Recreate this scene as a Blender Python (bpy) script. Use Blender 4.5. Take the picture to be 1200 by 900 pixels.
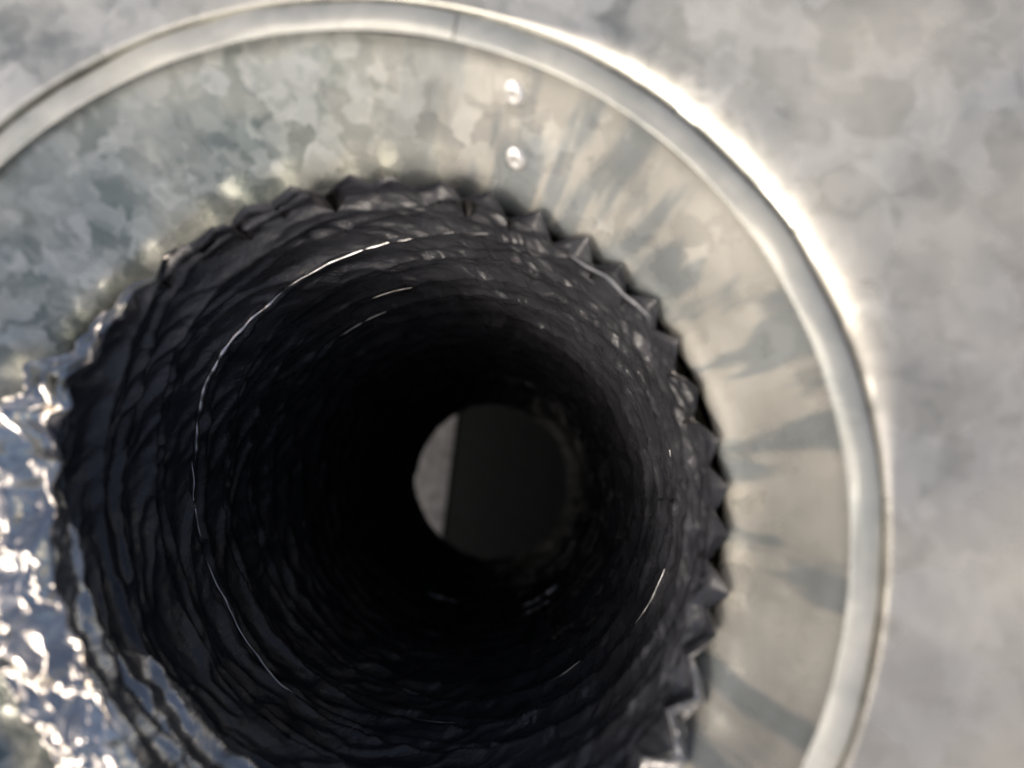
import bpy, math
import numpy as np

# ------------------------------------------------------------------ clear
for o in list(bpy.data.objects):
    bpy.data.objects.remove(o)
SC = bpy.context.scene
COL = SC.collection
rad = math.radians

H = 0.60                      # height of the sheet metal panel above the floor
F_PX = 873.0                  # focal length in photograph pixels (1200 wide)
CAM = np.array([0.0253, 0.0051, H + 0.098])
VP = (615.0, 555.0)           # where the duct's axis vanishes in the photograph

# ------------------------------------------------------------------ camera
n = np.array([VP[0] - 600, VP[1] - 450, F_PX]); n /= np.linalg.norm(n)
e1 = np.cross([0, 1, 0], n); e1 /= np.linalg.norm(e1)
e2 = np.cross(n, e1)
B = [np.array([1, 0, 0.]), np.array([0, -1, 0.]), np.array([0, 0, -1.])]
from mathutils import Matrix
m = Matrix.Identity(4)
for j, b in enumerate(B):
    m[0][j], m[1][j], m[2][j] = float(b @ e1), float(-(b @ e2)), float(-(b @ n))
for i in range(3):
    m[i][3] = float(CAM[i])
cd = bpy.data.cameras.new('camera'); cam = bpy.data.objects.new('camera', cd)
COL.objects.link(cam); cam.matrix_world = m
cd.sensor_width = 36.0; cd.lens = 36.0 * F_PX / 1200.0
cd.clip_start = 0.004; cd.clip_end = 200.0
cd.dof.use_dof = True; cd.dof.focus_distance = 0.165; cd.dof.aperture_fstop = 8.8
SC.camera = cam

# ------------------------------------------------------------------ sky, sun, exposure
SUN_EL, SUN_AZ = 45.0, 222.0   # azimuth counted from +X (image right) towards +Y (image up)
w = bpy.data.worlds.new('World'); SC.world = w; w.use_nodes = True
nt = w.node_tree; nt.nodes.clear()
wo = nt.nodes.new('ShaderNodeOutputWorld'); bg = nt.nodes.new('ShaderNodeBackground')
sky = nt.nodes.new('ShaderNodeTexSky'); sky.sky_type = 'NISHITA'; sky.sun_disc = False
sky.sun_elevation = rad(SUN_EL); sky.sun_rotation = rad(90 - SUN_AZ)
sky.air_density = 0.8; sky.dust_density = 7.0; sky.ozone_density = 0.2
bg.inputs['Strength'].default_value = 0.15
nt.links.new(sky.outputs[0], bg.inputs[0]); nt.links.new(bg.outputs[0], wo.inputs[0])
sd = bpy.data.lights.new('sun', 'SUN'); sd.energy = 1.5; sd.angle = rad(10.0); sd.color = (1, .965, .90)
sun = bpy.data.objects.new('sun', sd); COL.objects.link(sun)
sun.location = (-0.5, -0.5, 1.5)
sun.rotation_euler = (rad(90 - SUN_EL), 0, rad(90 + SUN_AZ))
SC.view_settings.view_transform = 'Standard'; SC.view_settings.look = 'None'
SC.view_settings.gamma = 1.0; SC.view_settings.use_curve_mapping = False
SC.view_settings.exposure = 0.15
SC.render.engine = 'CYCLES'
SC.cycles.use_denoising = True
SC.cycles.max_bounces = 8

# ------------------------------------------------------------------ noise helpers
def perlin(u, v, per, seed):
    """gradient noise; u wraps every `per` cells (int), v is free."""
    rng = np.random.RandomState(seed)
    TV = 512
    g = rng.rand(per, TV) * 2 * np.pi
    gx, gy = np.cos(g), np.sin(g)
    u0 = np.floor(u).astype(int); v0 = np.floor(v).astype(int)
    fu = u - u0; fv = v - v0
    su = fu * fu * fu * (fu * (fu * 6 - 15) + 10); sv = fv * fv * fv * (fv * (fv * 6 - 15) + 10)
    def d(i, j):
        a = (u0 + i) % per; b = (v0 + j) % TV
        return gx[a, b] * (fu - i) + gy[a, b] * (fv - j)
    x0 = d(0, 0) * (1 - su) + d(1, 0) * su
    x1 = d(0, 1) * (1 - su) + d(1, 1) * su
    return (x0 * (1 - sv) + x1 * sv) * 1.4

def ridge(u, v, per, seed):
    return 1 - np.minimum(np.abs(perlin(u, v, per, seed)) * 2.2, 1.0)

def facet(u, v, per, seed):
    """crumpled sheet: flat triangles between random heights, u wraps every `per` cells"""
    rng = np.random.RandomState(seed); TV = 512
    h = rng.rand(per, TV)
    u0 = np.floor(u).astype(int); v0 = np.floor(v).astype(int)
    fu = u - u0; fv = v - v0
    g = lambda i, j: h[(u0 + i) % per, (v0 + j) % TV]
    flip = ((u0 * 7 + v0 * 3) % 2) == 0
    fu_ = np.where(flip, fu, 1 - fu)
    h00, h10 = np.where(flip, g(0, 0), g(1, 0)), np.where(flip, g(1, 0), g(0, 0))
    h01, h11 = np.where(flip, g(0, 1), g(1, 1)), np.where(flip, g(1, 1), g(0, 1))
    lo = h00 + (h10 - h00) * fu_ + (h01 - h00) * fv
    hi = h11 + (h01 - h11) * (1 - fu_) + (h10 - h11) * (1 - fv)
    return np.where(fu_ + fv < 1, lo, hi) - .5

def sstep(a, b, x):
    t = np.clip((x - a) / (b - a), 0, 1)
    return t * t * (3 - 2 * t)

def angdist(a, b):
    return np.abs((a - b + 180) % 360 - 180)

# ------------------------------------------------------------------ object helpers
def grid_mesh(name, P, wrap):
    """P: rows x cols x 3"""
    R, Cn, _ = P.shape
    me = bpy.data.meshes.new(name)
    idx = np.arange(R * Cn).reshape(R, Cn)
    if wrap:
        a = idx; b = np.roll(idx, -1, 1)
    else:
        a = idx[:, :-1]; b = idx[:, 1:]
    q = np.stack([a[:-1], b[:-1], b[1:], a[1:]], -1).reshape(-1, 4)
    me.vertices.add(R * Cn); me.vertices.foreach_set('co', P.reshape(-1).astype(np.float32))
    me.loops.add(q.size); me.loops.foreach_set('vertex_index', q.reshape(-1).astype(np.int32))
    me.polygons.add(len(q))
    me.polygons.foreach_set('loop_start', np.arange(0, q.size, 4, dtype=np.int32))
    me.polygons.foreach_set('use_smooth', np.ones(len(q), dtype=bool))
    me.update(calc_edges=True); me.validate()
    return me

def link(name, me, mat, parent=None):
    o = bpy.data.objects.new(name, me); COL.objects.link(o)
    if mat: me.materials.append(mat)
    if parent: o.parent = parent
    return o

def empty(name, loc, label, cat, group=None):
    o = bpy.data.objects.new(name, None); COL.objects.link(o); o.location = loc
    o.empty_display_size = 0.02
    o['label'] = label; o['category'] = cat
    if group: o['group'] = group
    return o

def lathe(name, prof, mat, parent=None, N=360, fr=None, off=None):
    th = np.linspace(0, 2 * np.pi, N, endpoint=False)
    prof = np.array(prof, float)
    r = prof[:, 0][:, None]; z = prof[:, 1][:, None]
    if fr is not None:
        dr, dz = fr(np.degrees(th)[None, :], r, z); r = r + dr; z = z + dz
    ox, oy = off(z) if off else (0, 0)
    P = np.stack([r * np.cos(th) + ox, r * np.sin(th) + oy, z + 0 * th], -1)
    return link(name, grid_mesh(name, P, True), mat, parent)

def tube(name, pts, radii, mat, parent=None, K=10):
    pts = np.array(pts, float); radii = np.array(radii, float)
    t = np.gradient(pts, axis=0); t /= np.linalg.norm(t, axis=1)[:, None]
    up = np.array([0, 0, 1.0])
    s = np.cross(t, up); s /= np.linalg.norm(s, axis=1)[:, None]
    q = np.cross(s, t)
    a = np.linspace(0, 2 * np.pi, K, endpoint=False)
    P = pts[:, None] + radii[:, None, None] * (s[:, None] * np.cos(a)[None, :, None] + q[:, None] * np.sin(a)[None, :, None])
    return link(name, grid_mesh(name, P, True), mat, parent)

# ------------------------------------------------------------------ materials
def new_mat(name):
    mt = bpy.data.materials.new(name); mt.use_nodes = True
    t = mt.node_tree
    return mt, t, t.nodes['Principled BSDF'], t.nodes.new, t.links.new

def galvanised(name, size=1.0, lo=(.36, .37, .36), hi=(.66, .645, .605), rough=(.28, .45), tilt=.12, stretch=(1, 1, 1), film=0.0, soft=.35, painted_light=0.0, warm_light=0.0):
    mt, t, bs, N, L = new_mat(name)
    tc = N('ShaderNodeTexCoord'); mp = N('ShaderNodeMapping'); mp.inputs['Scale'].default_value = stretch
    L(tc.outputs['Object'], mp.inputs[0])
    nz = N('ShaderNodeTexNoise'); nz.inputs['Scale'].default_value = 230 / size; nz.inputs['Detail'].default_value = 5
    L(mp.outputs[0], nz.inputs['Vector'])
    sc = N('ShaderNodeVectorMath'); sc.operation = 'MULTIPLY_ADD'
    L(nz.outputs['Color'], sc.inputs[0]); sc.inputs[1].default_value = (.0085 * size,) * 3; L(mp.outputs[0], sc.inputs[2])
    vo = N('ShaderNodeTexVoronoi'); vo.inputs['Scale'].default_value = 185 / size; vo.inputs['Randomness'].default_value = 1; vo.feature = 'SMOOTH_F1'; vo.inputs['Smoothness'].default_value = soft
    L(sc.outputs[0], vo.inputs['Vector'])
    vo2 = N('ShaderNodeTexVoronoi'); vo2.inputs['Scale'].default_value = 420 / size; L(sc.outputs[0], vo2.inputs['Vector'])
    sp = N('ShaderNodeSeparateColor'); L(vo.outputs['Color'], sp.inputs[0])
    sp2 = N('ShaderNodeSeparateColor'); L(vo2.outputs['Color'], sp2.inputs[0])
    mx = N('ShaderNodeMix'); mx.inputs[0].default_value = .35; L(sp.outputs[0], mx.inputs[2]); L(sp2.outputs[0], mx.inputs[3])
    cr = N('ShaderNodeValToRGB'); L(mx.outputs[0], cr.inputs[0])
    cr.color_ramp.elements[0].position = .18; cr.color_ramp.elements[1].position = .85
    cr.color_ramp.elements[0].color = (*lo, 1); cr.color_ramp.elements[1].color = (*hi, 1)
    # broad grey oxide / dust film with a shape of its own
    n2 = N('ShaderNodeTexNoise'); n2.inputs['Scale'].default_value = 38; n2.inputs['Detail'].default_value = 5
    L(tc.outputs['Object'], n2.inputs['Vector'])
    r2 = N('ShaderNodeMapRange'); r2.inputs[1].default_value = .38; r2.inputs[2].default_value = .68
    r2.inputs[3].default_value = 0.0; r2.inputs[4].default_value = .55
    L(n2.outputs[0], r2.inputs[0])
    cm = N('ShaderNodeMix'); cm.data_type = 'RGBA'; L(r2.outputs[0], cm.inputs[0])
    L(cr.outputs[0], cm.inputs[6]); cm.inputs[7].default_value = (.62, .60, .52, 1)
    # reflection streaks and warm light painted into the right-hand wall colour
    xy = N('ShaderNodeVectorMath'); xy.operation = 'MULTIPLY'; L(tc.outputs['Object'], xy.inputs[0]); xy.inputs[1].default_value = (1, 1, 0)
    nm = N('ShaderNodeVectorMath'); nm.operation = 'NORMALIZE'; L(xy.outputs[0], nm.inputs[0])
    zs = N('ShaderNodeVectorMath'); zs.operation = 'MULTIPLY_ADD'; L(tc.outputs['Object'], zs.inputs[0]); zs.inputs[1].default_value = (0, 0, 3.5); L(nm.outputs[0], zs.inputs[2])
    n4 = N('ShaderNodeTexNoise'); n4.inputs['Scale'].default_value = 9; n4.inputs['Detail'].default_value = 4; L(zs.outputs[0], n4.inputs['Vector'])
    r4 = N('ShaderNodeMapRange'); r4.inputs[1].default_value = .50; r4.inputs[2].default_value = .57; r4.inputs[3].default_value = 0; r4.inputs[4].default_value = painted_light
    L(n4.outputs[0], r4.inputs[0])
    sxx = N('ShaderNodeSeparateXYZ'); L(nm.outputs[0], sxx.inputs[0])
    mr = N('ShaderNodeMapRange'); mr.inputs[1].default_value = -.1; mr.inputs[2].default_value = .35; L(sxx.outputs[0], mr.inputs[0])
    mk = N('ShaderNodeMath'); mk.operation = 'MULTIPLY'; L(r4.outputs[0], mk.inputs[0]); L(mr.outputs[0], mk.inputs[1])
    c4 = N('ShaderNodeMix'); c4.data_type = 'RGBA'; fx = N('ShaderNodeMath'); fx.operation = 'MULTIPLY'; L(mr.outputs[0], fx.inputs[0]); fx.inputs[1].default_value = painted_light * .95
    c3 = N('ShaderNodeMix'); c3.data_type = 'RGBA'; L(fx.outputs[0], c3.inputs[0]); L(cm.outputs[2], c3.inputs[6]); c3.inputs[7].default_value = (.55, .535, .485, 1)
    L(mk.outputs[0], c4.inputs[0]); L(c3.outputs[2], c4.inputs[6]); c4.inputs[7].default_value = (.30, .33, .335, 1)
    # warm light painted as a beige tint over one corner of the sheet
    sq_ = N('ShaderNodeSeparateXYZ'); L(tc.outputs['Object'], sq_.inputs[0])
    d1 = N('ShaderNodeMath'); d1.operation = 'MULTIPLY_ADD'; L(sq_.outputs[1], d1.inputs[0]); d1.inputs[1].default_value = -.8; L(sq_.outputs[0], d1.inputs[2])
    n5 = N('ShaderNodeTexNoise'); n5.inputs['Scale'].default_value = 30; n5.inputs['Detail'].default_value = 4; L(tc.outputs['Object'], n5.inputs['Vector'])
    d2 = N('ShaderNodeMath'); d2.operation = 'MULTIPLY_ADD'; L(n5.outputs[0], d2.inputs[0]); d2.inputs[1].default_value = .12; L(d1.outputs[0], d2.inputs[2])
    d3 = N('ShaderNodeMapRange'); L(d2.outputs[0], d3.inputs[0]); d3.inputs[1].default_value = .06; d3.inputs[2].default_value = .21; d3.inputs[4].default_value = warm_light
    c5 = N('ShaderNodeMix'); c5.data_type = 'RGBA'; L(d3.outputs[0], c5.inputs[0]); L(c4.outputs[2], c5.inputs[6]); c5.inputs[7].default_value = (.60, .55, .46, 1)
    L(c5.outputs[2], bs.inputs['Base Color'])
    mm = N('ShaderNodeMapRange'); L(r2.outputs[0], mm.inputs[0]); mm.inputs[2].default_value = .55; mm.inputs[3].default_value = .75 - film; mm.inputs[4].default_value = .45 - film * .5
    L(mm.outputs[0], bs.inputs['Metallic'])
    rr = N('ShaderNodeMapRange'); L(sp.outputs[1], rr.inputs[0]); rr.inputs[3].default_value = rough[0]; rr.inputs[4].default_value = rough[1]
    L(rr.outputs[0], bs.inputs['Roughness'])
    # every zinc crystal lies at its own slight tilt
    ge = N('ShaderNodeNewGeometry')
    sb = N('ShaderNodeVectorMath'); sb.operation = 'SUBTRACT'; L(vo.outputs['Color'], sb.inputs[0]); sb.inputs[1].default_value = (.5, .5, .5)
    ma = N('ShaderNodeVectorMath'); ma.operation = 'MULTIPLY_ADD'; L(sb.outputs[0], ma.inputs[0]); ma.inputs[1].default_value = (tilt,) * 3
    L(ge.outputs['Normal'], ma.inputs[2])
    no = N('ShaderNodeVectorMath'); no.operation = 'NORMALIZE'; L(ma.outputs[0], no.inputs[0])
    n3 = N('ShaderNodeTexNoise'); n3.inputs['Scale'].default_value = 900; n3.inputs['Detail'].default_value = 4; L(tc.outputs['Object'], n3.inputs['Vector'])
    bp = N('ShaderNodeBump'); bp.inputs['Strength'].default_value = .25; bp.inputs['Distance'].default_value = .0001
    L(n3.outputs[0], bp.inputs['Height']); L(no.outputs[0], bp.inputs['Normal'])
    L(bp.outputs[0], bs.inputs['Normal'])
    return mt

def foil(name, base, metal, rough, spec=.5, bump=.5, sc=(900, 900, 900), dist=.0004, rings=False):
    mt, t, bs, N, L = new_mat(name)
    tc = N('ShaderNodeTexCoord')
    n1 = N('ShaderNodeTexNoise'); n1.inputs['Scale'].default_value = 380; n1.inputs['Detail'].default_value = 6; n1.inputs['Distortion'].default_value = 1.2
    L(tc.outputs['Object'], n1.inputs['Vector'])
    ab = N('ShaderNodeMath'); ab.operation = 'SUBTRACT'; L(n1.outputs[0], ab.inputs[0]); ab.inputs[1].default_value = .5
    a2 = N('ShaderNodeMath'); a2.operation = 'ABSOLUTE'; L(ab.outputs[0], a2.inputs[0])
    bp = N('ShaderNodeBump'); bp.inputs['Strength'].default_value = bump; bp.inputs['Distance'].default_value = dist * 4
    L(a2.outputs[0], bp.inputs['Height'])
    if rings:                                  # fine wrinkles that run round the tube
        xy = N('ShaderNodeVectorMath'); xy.operation = 'MULTIPLY'; L(tc.outputs['Object'], xy.inputs[0]); xy.inputs[1].default_value = (1, 1, 0)
        nm = N('ShaderNodeVectorMath'); nm.operation = 'NORMALIZE'; L(xy.outputs[0], nm.inputs[0])
        sx = N('ShaderNodeVectorMath'); sx.operation = 'SCALE'; L(nm.outputs[0], sx.inputs[0]); sx.inputs['Scale'].default_value = 16
        zs = N('ShaderNodeVectorMath'); zs.operation = 'MULTIPLY_ADD'; L(tc.outputs['Object'], zs.inputs[0]); zs.inputs[1].default_value = (0, 0, 800); L(sx.outputs[0], zs.inputs[2])
        nr = N('ShaderNodeTexNoise'); nr.inputs['Scale'].default_value = 1; nr.inputs['Detail'].default_value = 5; nr.inputs['Roughness'].default_value = .6; nr.inputs['Distortion'].default_value = .8
        L(zs.outputs[0], nr.inputs['Vector'])
        m1 = N('ShaderNodeMath'); m1.operation = 'SUBTRACT'; L(nr.outputs[0], m1.inputs[0]); m1.inputs[1].default_value = .5
        m2 = N('ShaderNodeMath'); m2.operation = 'ABSOLUTE'; L(m1.outputs[0], m2.inputs[0])
        b2 = N('ShaderNodeBump'); b2.inputs['Strength'].default_value = .22; b2.inputs['Distance'].default_value = .0016
        L(m2.outputs[0], b2.inputs['Height']); L(bp.outputs[0], b2.inputs['Normal']); L(b2.outputs[0], bs.inputs['Normal'])
    else:
        L(bp.outputs[0], bs.inputs['Normal'])
    n2 = N('ShaderNodeTexNoise'); n2.inputs['Scale'].default_value = 120; n2.inputs['Detail'].default_value = 8
    L(tc.outputs['Object'], n2.inputs['Vector'])
    cr = N('ShaderNodeValToRGB'); L(n2.outputs[0], cr.inputs[0])
    cr.color_ramp.elements[0].position = .3; cr.color_ramp.elements[1].position = .75
    cr.color_ramp.elements[0].color = (*[c * .7 for c in base], 1); cr.color_ramp.elements[1].color = (*[min(1, c * 1.4) for c in base], 1)
    L(cr.outputs[0], bs.inputs['Base Color'])
    rr = N('ShaderNodeMapRange'); L(n2.outputs[0], rr.inputs[0]); rr.inputs[3].default_value = rough * .7; rr.inputs[4].default_value = rough * 1.4
    L(rr.outputs[0], bs.inputs['Roughness'])
    bs.inputs['Metallic'].default_value = metal
    bs.inputs['Specular IOR Level'].default_value = spec
    return mt

def plain(name, col, metal, rough, var=.25):
    mt, t, bs, N, L = new_mat(name)
    tc = N('ShaderNodeTexCoord'); nz = N('ShaderNodeTexNoise'); nz.inputs['Scale'].default_value = 90; nz.inputs['Detail'].default_value = 6
    L(tc.outputs['Object'], nz.inputs['Vector'])
    cr = N('ShaderNodeValToRGB'); L(nz.outputs[0], cr.inputs[0])
    cr.color_ramp.elements[0].position = .25; cr.color_ramp.elements[1].position = .75
    cr.color_ramp.elements[0].color = (*[c * (1 - var) for c in col], 1); cr.color_ramp.elements[1].color = (*[min(1, c * (1 + var * .8)) for c in col], 1)
    L(cr.outputs[0], bs.inputs['Base Color'])
    bs.inputs['Metallic'].default_value = metal; bs.inputs['Roughness'].default_value = rough
    return mt

M_PLATE = galvanised('galvanised_sheet', 1.35, lo=(.32, .33, .305), hi=(.76, .75, .675), warm_light=.75, rough=(.22, .34), tilt=.10, film=.05, soft=.25)
M_WALL = galvanised('galvanised_collar', .72, soft=.15, film=.15, lo=(.165, .20, .195), hi=(.52, .545, .515), rough=(.22, .42), stretch=(1, 1, .75), painted_light=.88)
M_BEAD = galvanised('galvanised_bead', 1.1, lo=(.28, .30, .29), hi=(.43, .44, .42), rough=(.5, .62), tilt=.06, film=.25, soft=.8)
M_STRIP = plain('weathered_zinc', (.8, .8, .8), .0, .5, .5)
M_LINER = foil('dark_duct_liner', (.030, .031, .0355), 0.0, .25, .5, .15, rings=True)
M_FOIL = foil('silver_foil', (.60, .565, .52), 1.0, .18, .5, .15)
M_FILM = foil('grey_film', (.36, .355, .35), .8, .25, .5, .2)
M_WIRE = plain('spring_wire', (.55, .55, .56), 1.0, .33)
M_WIRE2 = plain('dim_glint_wire', (.35, .35, .35), 1.0, .35)  # same wire in a darker colour, for turns with fainter glints
M_WELD = plain('weld_metal', (.78, .77, .74), .8, .45)
M_BOARD = plain('dark_floor', (.04, .044, .044), 0.0, .7)
M_BOX = plain('light_baffle', (.3, .3, .3), 0.5, .5)

# ------------------------------------------------------------------ the setting: floor and sheet metal panel
def slab(name, x0, x1, y0, y1, z0, z1, mat, parent=None, bev=.002):
    import bmesh
    bm = bmesh.new(); bmesh.ops.create_cube(bm, size=1)
    for v in bm.verts:
        v.co = ((x0 + x1) / 2 + v.co.x * (x1 - x0), (y0 + y1) / 2 + v.co.y * (y1 - y0), (z0 + z1) / 2 + v.co.z * (z1 - z0))
    bmesh.ops.bevel(bm, geom=bm.edges[:], offset=bev, segments=2, affect='EDGES')
    me = bpy.data.meshes.new(name); bm.to_mesh(me); bm.free()
    return link(name, me, mat, parent)

fl = slab('floor', -.5, .5, -.5, .5, -.03, 0, M_BOARD); fl['kind'] = 'structure'

for (x0, x1, y0, y1, z0) in ((.3005, .304, -.304, .304, .0), (-.304, -.3005, -.304, .304, .185), (-.300, .300, .3005, .304, 0), (-.300, .300, -.304, -.3005, 0)):  # unseen walls added to limit daylight under the panel; one leaves a slot
    wl = slab('light_baffle', x0, x1, y0, y1, z0, H + .004, M_BOX, None, .0005); wl['kind'] = 'structure'

# panel: a sheet with a round hole, raised in a soft lip where it meets the collar
N_T = 400
th = np.linspace(0, 2 * np.pi, N_T, endpoint=False)
R_HOLE = .0714
roll = .0006 + .0083 * np.exp(-(angdist(np.degrees(th), 36) / 26) ** 4)   # the edge is rolled down wider on one side
drop = .0004 + .0046 * np.exp(-(angdist(np.degrees(th), 36) / 30) ** 4)
def lip(r):                                   # height of the sheet above z=0 near the hole
    q = np.clip((R_HOLE + roll - r) / roll, 0, 1)
    return .0012 - drop + drop * np.sqrt(np.maximum(1 - q ** 2.2, 0))
rows = [np.full(N_T, R_HOLE)] + [R_HOLE + roll * (1 - c) for c in np.cos(np.linspace(0.0, np.pi / 2, 30))]
rows += [R_HOLE + roll + (.09 - R_HOLE - roll) * k for k in (.2, .5, 1)]
rows += [np.full(N_T, v) for v in np.linspace(.094, .12, 7)]
sq = .30 / np.maximum(np.abs(np.cos(th)), np.abs(np.sin(th)))
for k in np.linspace(.08, 1, 12):
    rows.append(.12 + (sq - .12) * k)
P = []
for i, r in enumerate(rows):
    x, y = r * np.cos(th), r * np.sin(th)
    z = lip(r)
    if i == 0: z = z - .004
    dent = perlin(x * 28 + 9, y * 28 + 9, 64, 5) * .0009 + perlin(x * 75 + 9, y * 75 + 9, 64, 6) * .00025
    z = z + dent * sstep(.080, .095, r)
    P.append(np.stack([x, y, H + z], -1))
pn = link('sheet_metal_panel', grid_mesh('sheet_metal_panel', np.array(P)[:, ::-1], True), M_PLATE)
pn['kind'] = 'structure'

# ------------------------------------------------------------------ round collar
collar = empty('duct_collar', (0, 0, H), 'round galvanized steel collar with a rolled bead rim around the black duct', 'collar')
WALL_R = .0671
prof = []
DX, DY = .0047, -.0003                        # the duct's axis beside the collar's
def cone_off(z):
    k = np.clip((-z - .0012) / .019, 0, 1)
    return DX * k, DY * k
def cone_r(z):                                # the collar tapers, then runs straight behind the duct
    return WALL_R - .65 * np.clip(-z - .0012, 0, .0228) + .0075 * sstep(.0242, .0270, -z)
for z in np.linspace(.0004, -.115, 100):
    prof.append((cone_r(z), z))
def wallwob(td, r, z):
    a = np.radians(td)
    return .00035 * np.sin(3 * a + 1) + .0002 * np.sin(7 * a + z * 60) + 0.00012 * np.sin(19 * a + 2) + .0034 * sstep(.017, .022, -z) * (1 - sstep(40, 85, angdist(td, 206))), 0 * td
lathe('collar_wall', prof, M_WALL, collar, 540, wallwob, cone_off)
# the rolled bead: an open roll, split at the seam
bp = []
for a in np.linspace(12, 250, 26):
    bp.append((.0691 + .0021 * math.cos(rad(180 - a)), .0001 + .0007 * math.sin(rad(a))))
def bead_ring(name, t0, t1, dr, dz):
    tt = np.radians(np.linspace(t0, t1, 420)); pr = np.array(bp)
    wob = .00025 * np.sin(5 * tt + .4) + .00015 * np.sin(13 * tt) + .0004 * perlin(np.degrees(tt) / 9, np.full(len(tt), .4), 64, 81)
    dr = dr + .00035 * perlin(np.degrees(tt) / 14, np.full(len(tt), .6), 64, 82) + .00012 * perlin(np.degrees(tt) / 3, np.full(len(tt), .6), 128, 83)
    dr = dr * sstep(.0670, .0690, pr[:, 0])[:, None]; wob = wob * sstep(.0670, .0682, pr[:, 0])[:, None]
    P = np.stack([(pr[:, 0][:, None] + dr) * np.cos(tt), (pr[:, 0][:, None] + dr) * np.sin(tt), pr[:, 1][:, None] + wob + dz], -1)
    return link(name, grid_mesh(name, P, False), M_BEAD, collar)
SEAM = 77.0
bead_ring('rolled_bead', SEAM, SEAM + 359.85, 0, 0)
# lap of the wall at the seam: a slightly raised strip
tt = np.radians(np.linspace(66.0, 72.5, 14)); zz = np.linspace(-.0030, -.060, 30)
lapd = .0002 * np.array([0, *([1] * 12), 0]) + .00012
ox, oy = cone_off(zz)
cz = cone_r(zz)[:, None] - lapd[None, :]
P = np.stack([cz * np.cos(tt)[None, :] + ox[:, None], cz * np.sin(tt)[None, :] + oy[:, None], zz[:, None] + 0 * tt[None, :]], -1)
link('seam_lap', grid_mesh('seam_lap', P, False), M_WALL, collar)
def weld(td, z):
    a = np.linspace(0, 2 * np.pi, 24, endpoint=False)
    R = np.array([.0017, .0016, .0013, .0009, .0005, .00005]); hgt = np.array([-.0003, .0002, .0005, .0006, .0005, .0004])
    t0 = rad(td)
    P = []
    for rr, hh in zip(R, hgt):
        tang = rr * np.cos(a); zz = rr * np.sin(a) + z
        rad_ = cone_r(zz) - .0004 - hh; ox, oy = cone_off(zz)
        P.append(np.stack([rad_ * math.cos(t0) - tang * math.sin(t0) + ox, rad_ * math.sin(t0) + tang * math.cos(t0) + oy, zz], -1))
    link('spot_weld', grid_mesh('spot_weld', np.array(P), True), M_WELD, collar)
weld(69.2, -.0048); weld(69.2, -.0142)

# ------------------------------------------------------------------ flexible duct
duct = empty('flexible_duct', (DX, DY, H + .098 - .474), 'flexible foil dryer duct with black ribbed inside and crumpled silver outside', 'duct')
ZREF = H + .098 - duct.location.z            # local z = ZREF - depth below the camera
R0, PITCH = .0500, .0165
rng = np.random.RandomState(11)

NTEETH = 42
jit = rng.uniform(-.13, .13, NTEETH); amp = rng.uniform(.78, 1.08, NTEETH)
def tooth(td):
    x = (td % 360) / 360 * NTEETH
    best = np.zeros_like(x)
    for k in range(NTEETH):
        d = np.abs((x - k - .5 - jit[k] + NTEETH / 2) % NTEETH - NTEETH / 2)
        best = np.maximum(best, amp[k] * np.clip(1 - d / .62, 0, 1) ** .9)
    return best
def left_up(td):                               # the mouth is pulled up and squeezed in on the lower left
    return 1 - sstep(26, 72, angdist(td, 206))
def rim_depth(td):                            # depth of the mouth below the camera
    return .1168 + .0010 * np.cos(np.radians(td - 5)) + .0008 * np.sin(np.radians(3 * td + 40)) - .0085 * left_up(td) - .0040 * (1 - sstep(30, 62, angdist(td, 122))) - .0065 * (1 - sstep(20, 70, angdist(td, 283)))
def g_tilt(td):
    return np.cos(np.radians(td - 215)) + .5 * np.exp(-(angdist(td, 92) / 34) ** 2)
def tilt_b(a):
    return .022 * (1 - sstep(.16, .36, a))
def wire_depth(td, k):                        # td may run on past 360 within one turn; centred on 140 deg
    a = .1395 + PITCH * (k + (td - 140) / 360)
    return a + tilt_b(a) * g_tilt(td)

NT, NR = 1120, 860
td = np.arange(NT) / NT * 360
t = np.linspace(0, 1, NR) ** 1.55
rim = rim_depth(td)
S = rim[None, :] + (.474 - rim)[None, :] * t[:, None]
TD = np.broadcast_to(td, S.shape)
a = S.copy()
for _ in range(8):
    a = S - tilt_b(a) * g_tilt(TD)
U = TD / 360
# wires wander a little
wander = perlin(U * 9, a * 40, 9, 21) * .16
ph = (a - .1395) / PITCH - ((TD - 140) / 360) + wander
f = ph - np.floor(ph)
lay = np.floor(ph)
bul = np.sin(np.pi * np.clip(f, 0, 1)) ** .75 * (1 - .35 * f)          # outward belly between the wires
amod = 1 + .45 * perlin(U * 14 + lay * .37, lay * 1.7 + .5, 14, 22)
right = sstep(-.25, .75, np.cos(np.radians(TD - 15)))                   # compressed side of the bend
r = R0 + .0044 * bul * amod * (1 - .40 * right) * sstep(-.001, .006, S - rim[None, :]) + .0014 * np.exp(-((f - .08) / .04) ** 2) * (1 - right)
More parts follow.
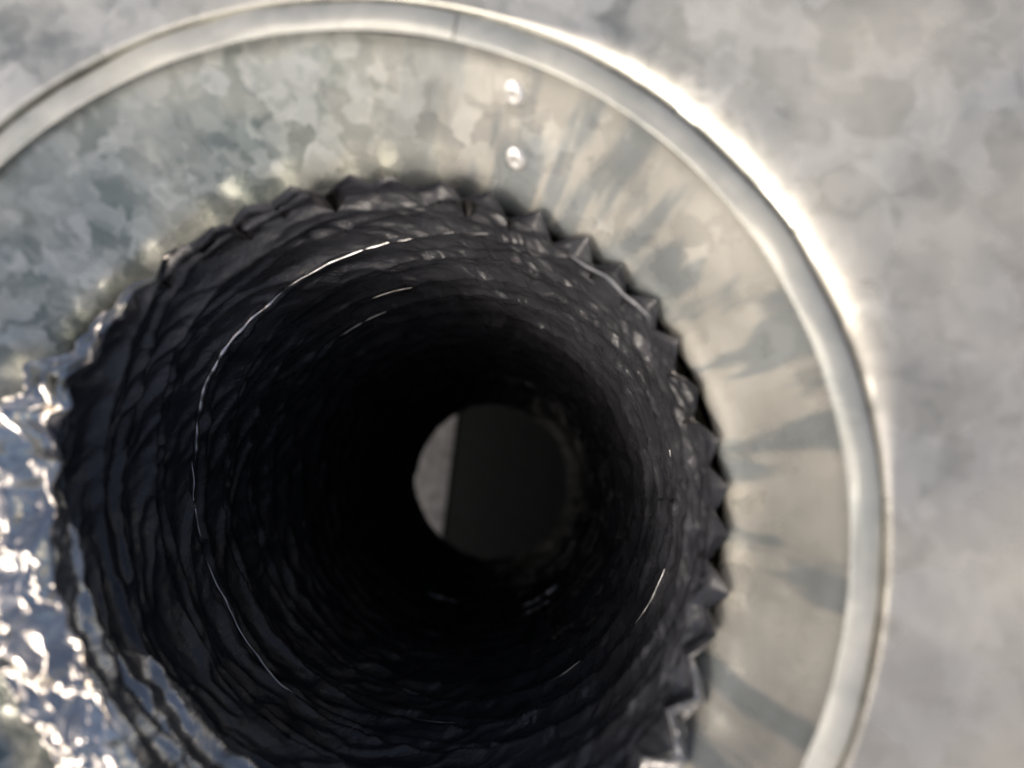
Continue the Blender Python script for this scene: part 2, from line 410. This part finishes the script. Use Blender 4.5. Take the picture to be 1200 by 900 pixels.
# secondary fold in every other belly
r -= .0011 * np.exp(-((f - .55 - .15 * perlin(U * 6, lay * .9, 6, 23)) / .06) ** 2) * (1 - right)
x = U * 314.0; s = S * 1000
wx = perlin(U * 40, s / 8, 40, 31) * .35; wy = perlin(U * 40, s / 8, 40, 32) * .35
c1 = facet(U * 84 + wx * 1.6, s / 2.0 + wy * 1.8 + 20, 84, 33)
c2 = facet(U * 170 + wx * 3, s / 1.0 + wy * 3.4 + 20, 170, 34)
tl = S - rim[None, :]
rib = np.abs(((ph * 3 + .5 * perlin(U * 12, ph * .8, 12, 40)) % 1) - .5) * 2
r -= (.00035 + .0004 * right) * rib
r -= (.22 + .78 * right) * (.00088 * c1 + .00068 * c2) * sstep(-.001, .0035, tl)
l1 = ridge(U * 13 + wx, s / 4.2 + wy * .8, 13, 35) - .6
l2 = ridge(U * 60 + wx, s / 2.6 + wy, 60, 36) - .6
l3 = perlin(U * 110, s / 2.4, 110, 37)
r -= (1 - right) * (.00085 * l1 + .00012 * l2 + .00005 * l3)
# ruffled lip
tl = S - rim[None, :]
lipw = np.clip(1 - tl / .0040, 0, 1) ** 1.2
big = .62 + .38 * sstep(-.2, .8, np.cos(np.radians(td - 0)))
big = big * (1 - .62 * (1 - sstep(28, 60, angdist(td, 222))))
r += lipw * (.0006 + .0042 * tooth(td) * big)[None, :]
r -= .0045 * left_up(td)[None, :] * np.clip(1 - tl / .016, 0, 1)
r -= .0013 * right * np.clip(1 - tl / .03, 0, 1)
r -= .0035 * sstep(.464, .474, S)
S2 = S + lipw * .0006 * perlin(U * 60, S * 0, 60, 38)
ang = np.radians(TD)
P = np.stack([r * np.cos(ang), r * np.sin(ang), ZREF - S2], -1)
link('liner', grid_mesh('liner', P, True), M_LINER, duct)
r_lip = r[0]; s_lip = S2[0]

# outer foil, spread out and crumpled on the lower left, tight to the duct elsewhere
NW = 190
wv = np.linspace(0, 1, NW)[:, None]
TD2 = np.broadcast_to(td, (NW, NT)); U2 = TD2 / 360
Wd = np.interp(td, [0, 120, 135, 150, 162, 180, 200, 212, 225, 245, 270, 300, 320, 338, 360],
               [.0004, .0004, .0014, .0046, .0074, .0100, .0112, .0106, .0090, .0072, .0066, .0062, .0050, .0008, .0004])
Wd = Wd * (1 + .22 * perlin(td / 360 * 34, np.full(NT, .2), 34, 50) * sstep(.001, .004, Wd))
pf = sstep(.0008, .0075, Wd)
sunk = 1 - sstep(30, 60, angdist(td, 200))
va = np.clip(wv / .62, 0, 1); vb = np.clip((wv - .62) / .38, 0, 1)       # the spread top, then the skirt hanging down
ro = r_lip - .0001 + Wd * (va ** .9) + 0 * wv
so = s_lip + .0003 - .0030 * pf * sunk * np.sin(np.pi * .62 * va) + .0016 * va ** 2 + .036 * vb ** 1.2
ro = np.maximum(ro, .0541 * sstep(.62, .75, wv))
arcl = (TD2 * .95)
q1 = perlin(U2 * 30 + 3, wv * 4, 30, 54) * .6; q2 = perlin(U2 * 30 + 7, wv * 4, 30, 55) * .6
cr1 = facet(U2 * 46 + q1 * 1.2, wv * 3.0 + U2 * 30 + q2, 46, 51)
cr2 = facet(U2 * 104 + q1 * 2, wv * 6 + U2 * 40 + q2 * 2, 104, 52)
cr3 = facet(U2 * 230 + q2 * 3, wv * 15 + q1 * 3, 230, 53)
fade = sstep(0, .06, wv) * (.06 + .94 * pf)
so = so - fade * (.0040 * cr1 + .0026 * cr2 + .0010 * cr3)
ro = ro + fade * (.0010 * cr1 + .0007 * cr2 + .0003 * cr3)
an2 = np.radians(TD2)
P = np.stack([ro * np.cos(an2), ro * np.sin(an2), ZREF - so], -1)
c0, c1_ = int(258 / 360 * NT), int(346 / 360 * NT)
link('outer_foil', grid_mesh('outer_foil', np.roll(P, -c1_, 1)[::-1, :NT - (c1_ - c0) + 1], False), M_FOIL, duct)
link('outer_film', grid_mesh('outer_film', P[::-1, c0:c1_ + 1], False), M_FILM, duct)
# a ragged flap of the silver foil folded over the lip to the inside
NF, NV = 420, 60
tf = np.linspace(170, 292, NF)
lim_in = (.008 + .020 * np.exp(-((tf - 232) / 30) ** 2) + .0050 * perlin((tf - 170) / 17, np.full(NF, .3), 64, 61)) * sstep(170, 190, tf) * (1 - sstep(268, 292, tf))
v = np.linspace(0, 1, NV)[:, None]
Sf = np.interp(tf, td, rim)[None, :] + lim_in[None, :] * (1 - v) + .0
ci = (tf / 360 * NT).astype(int) % NT
Rf = np.empty_like(Sf)
for q in range(NF):
    Rf[:, q] = np.interp(Sf[:, q], S2[:, ci[q]], r[:, ci[q]])
cf = facet(tf[None, :] / 6 + v * 1.6, v * 1.6, 128, 62)
cg = facet(tf[None, :] / 2.6 + v * 1.5, v * 3.5, 128, 63)
Rf = Rf - .0002 - np.sin(np.pi * v) ** .6 * (.0008 + .0016 * cf + .0009 * cg) * np.minimum(lim_in / .012, 1.2)[None, :]
A = np.radians(tf)[None, :]
P = np.stack([Rf * np.cos(A), Rf * np.sin(A), ZREF - Sf], -1)
link('foil_flap', grid_mesh('foil_flap', P, False), M_FILM, duct)
# outer jacket down the back
th2 = np.linspace(0, 2 * np.pi, 160, endpoint=False)
zz = np.linspace(.205, .4742, 240)
rj = .0548 + .0012 * np.abs(np.sin(zz / PITCH * np.pi))
P = np.stack([rj[:, None] * np.cos(th2), rj[:, None] * np.sin(th2), ZREF - zz[:, None] + 0 * th2], -1)
link('outer_jacket', grid_mesh('outer_jacket', P[::-1], True), M_FOIL, duct)

# bared lengths of the spring wire
def wire(k, t0, t1, rmax, r0=.0003, dr=0.0, seed=0):
    tdv = np.linspace(t0, t1, max(12, int(abs(t1 - t0) * 1.2)))
    s_ = wire_depth(tdv, k)
    wn = np.interp(tdv % 360, td, perlin(td / 360 * 9, np.full(NT, (.1395 + PITCH * k) * 40), 9, 21)) * .16
    s_ = s_ - wn * PITCH
    rr = R0 - .0003 + dr + .0002 * np.sin(tdv * .13 + seed) + (.0004 if k == 0 else .00015) * perlin(tdv / 5, np.full(len(tdv), seed + .4), 128, 71)
    e = np.linspace(0, 1, len(tdv))
    w_ = r0 + (rmax - r0) * np.sin(np.pi * e) ** .8 * (.75 + .25 * np.sin(tdv * .21 + seed))
    w_ *= np.clip(.85 + .6 * perlin(tdv / 3.2, np.full(len(tdv), seed + .7), 256, 72), .25, 1.2)
    w_ *= np.clip(np.minimum(e, 1 - e) * 14, .12, 1)
    A = np.radians(tdv)
    w_ = w_ if k == 0 else w_ * .8
    tube('wire', np.stack([rr * np.cos(A), rr * np.sin(A), ZREF - s_], -1), w_, M_WIRE if k == 0 or k > 7 else M_WIRE2, duct)  # brighter or darker metal imitates how strongly each turn glints
wire(0, 124, 172, .00100, .0004, 0, 1)
wire(0, 88, 123, .00034, .0002, 0, 4)
wire(0, 171, 190, .0004, .0002, 0, 5)
wire(0, 62, 86, .00036, .00022, 0, 2)
wire(0, 36, 60, .00026, .00015, 0, 6)
wire(0, 196, 236, .00030, .00015, 0, 3)
wire(2, 97, 109, .0005, .0003)  # stands in for the glint of a small foil tag
wire(1, 330, 345, .0003, .0002)
wire(1, 8, 26, .00028, .0002)
wire(2, 10, 24, .0003, .0002)
wire(3, 108, 124, .00045, .0002)
wire(1, 262, 276, .00045, .0002)
wire(2, 300, 312, .0004, .0002)
wire(9, 292, 312, .0010, .0005)
wire(11, 245, 262, .0008, .0003)
wire(8, 292, 306, .0006, .0003)

# ------------------------------------------------------------------ what shows through the far end
st = empty('metal_strip', (-.0955, 0, 0), 'pale galvanized metal strip seen through the far end of the duct', 'metal strip')
so_ = slab('strip_face', -.05, .05, -.16, .16, 0.0003, .0012, M_STRIP, st, .0003)
st.rotation_euler = (0, 0, rad(-6.5))
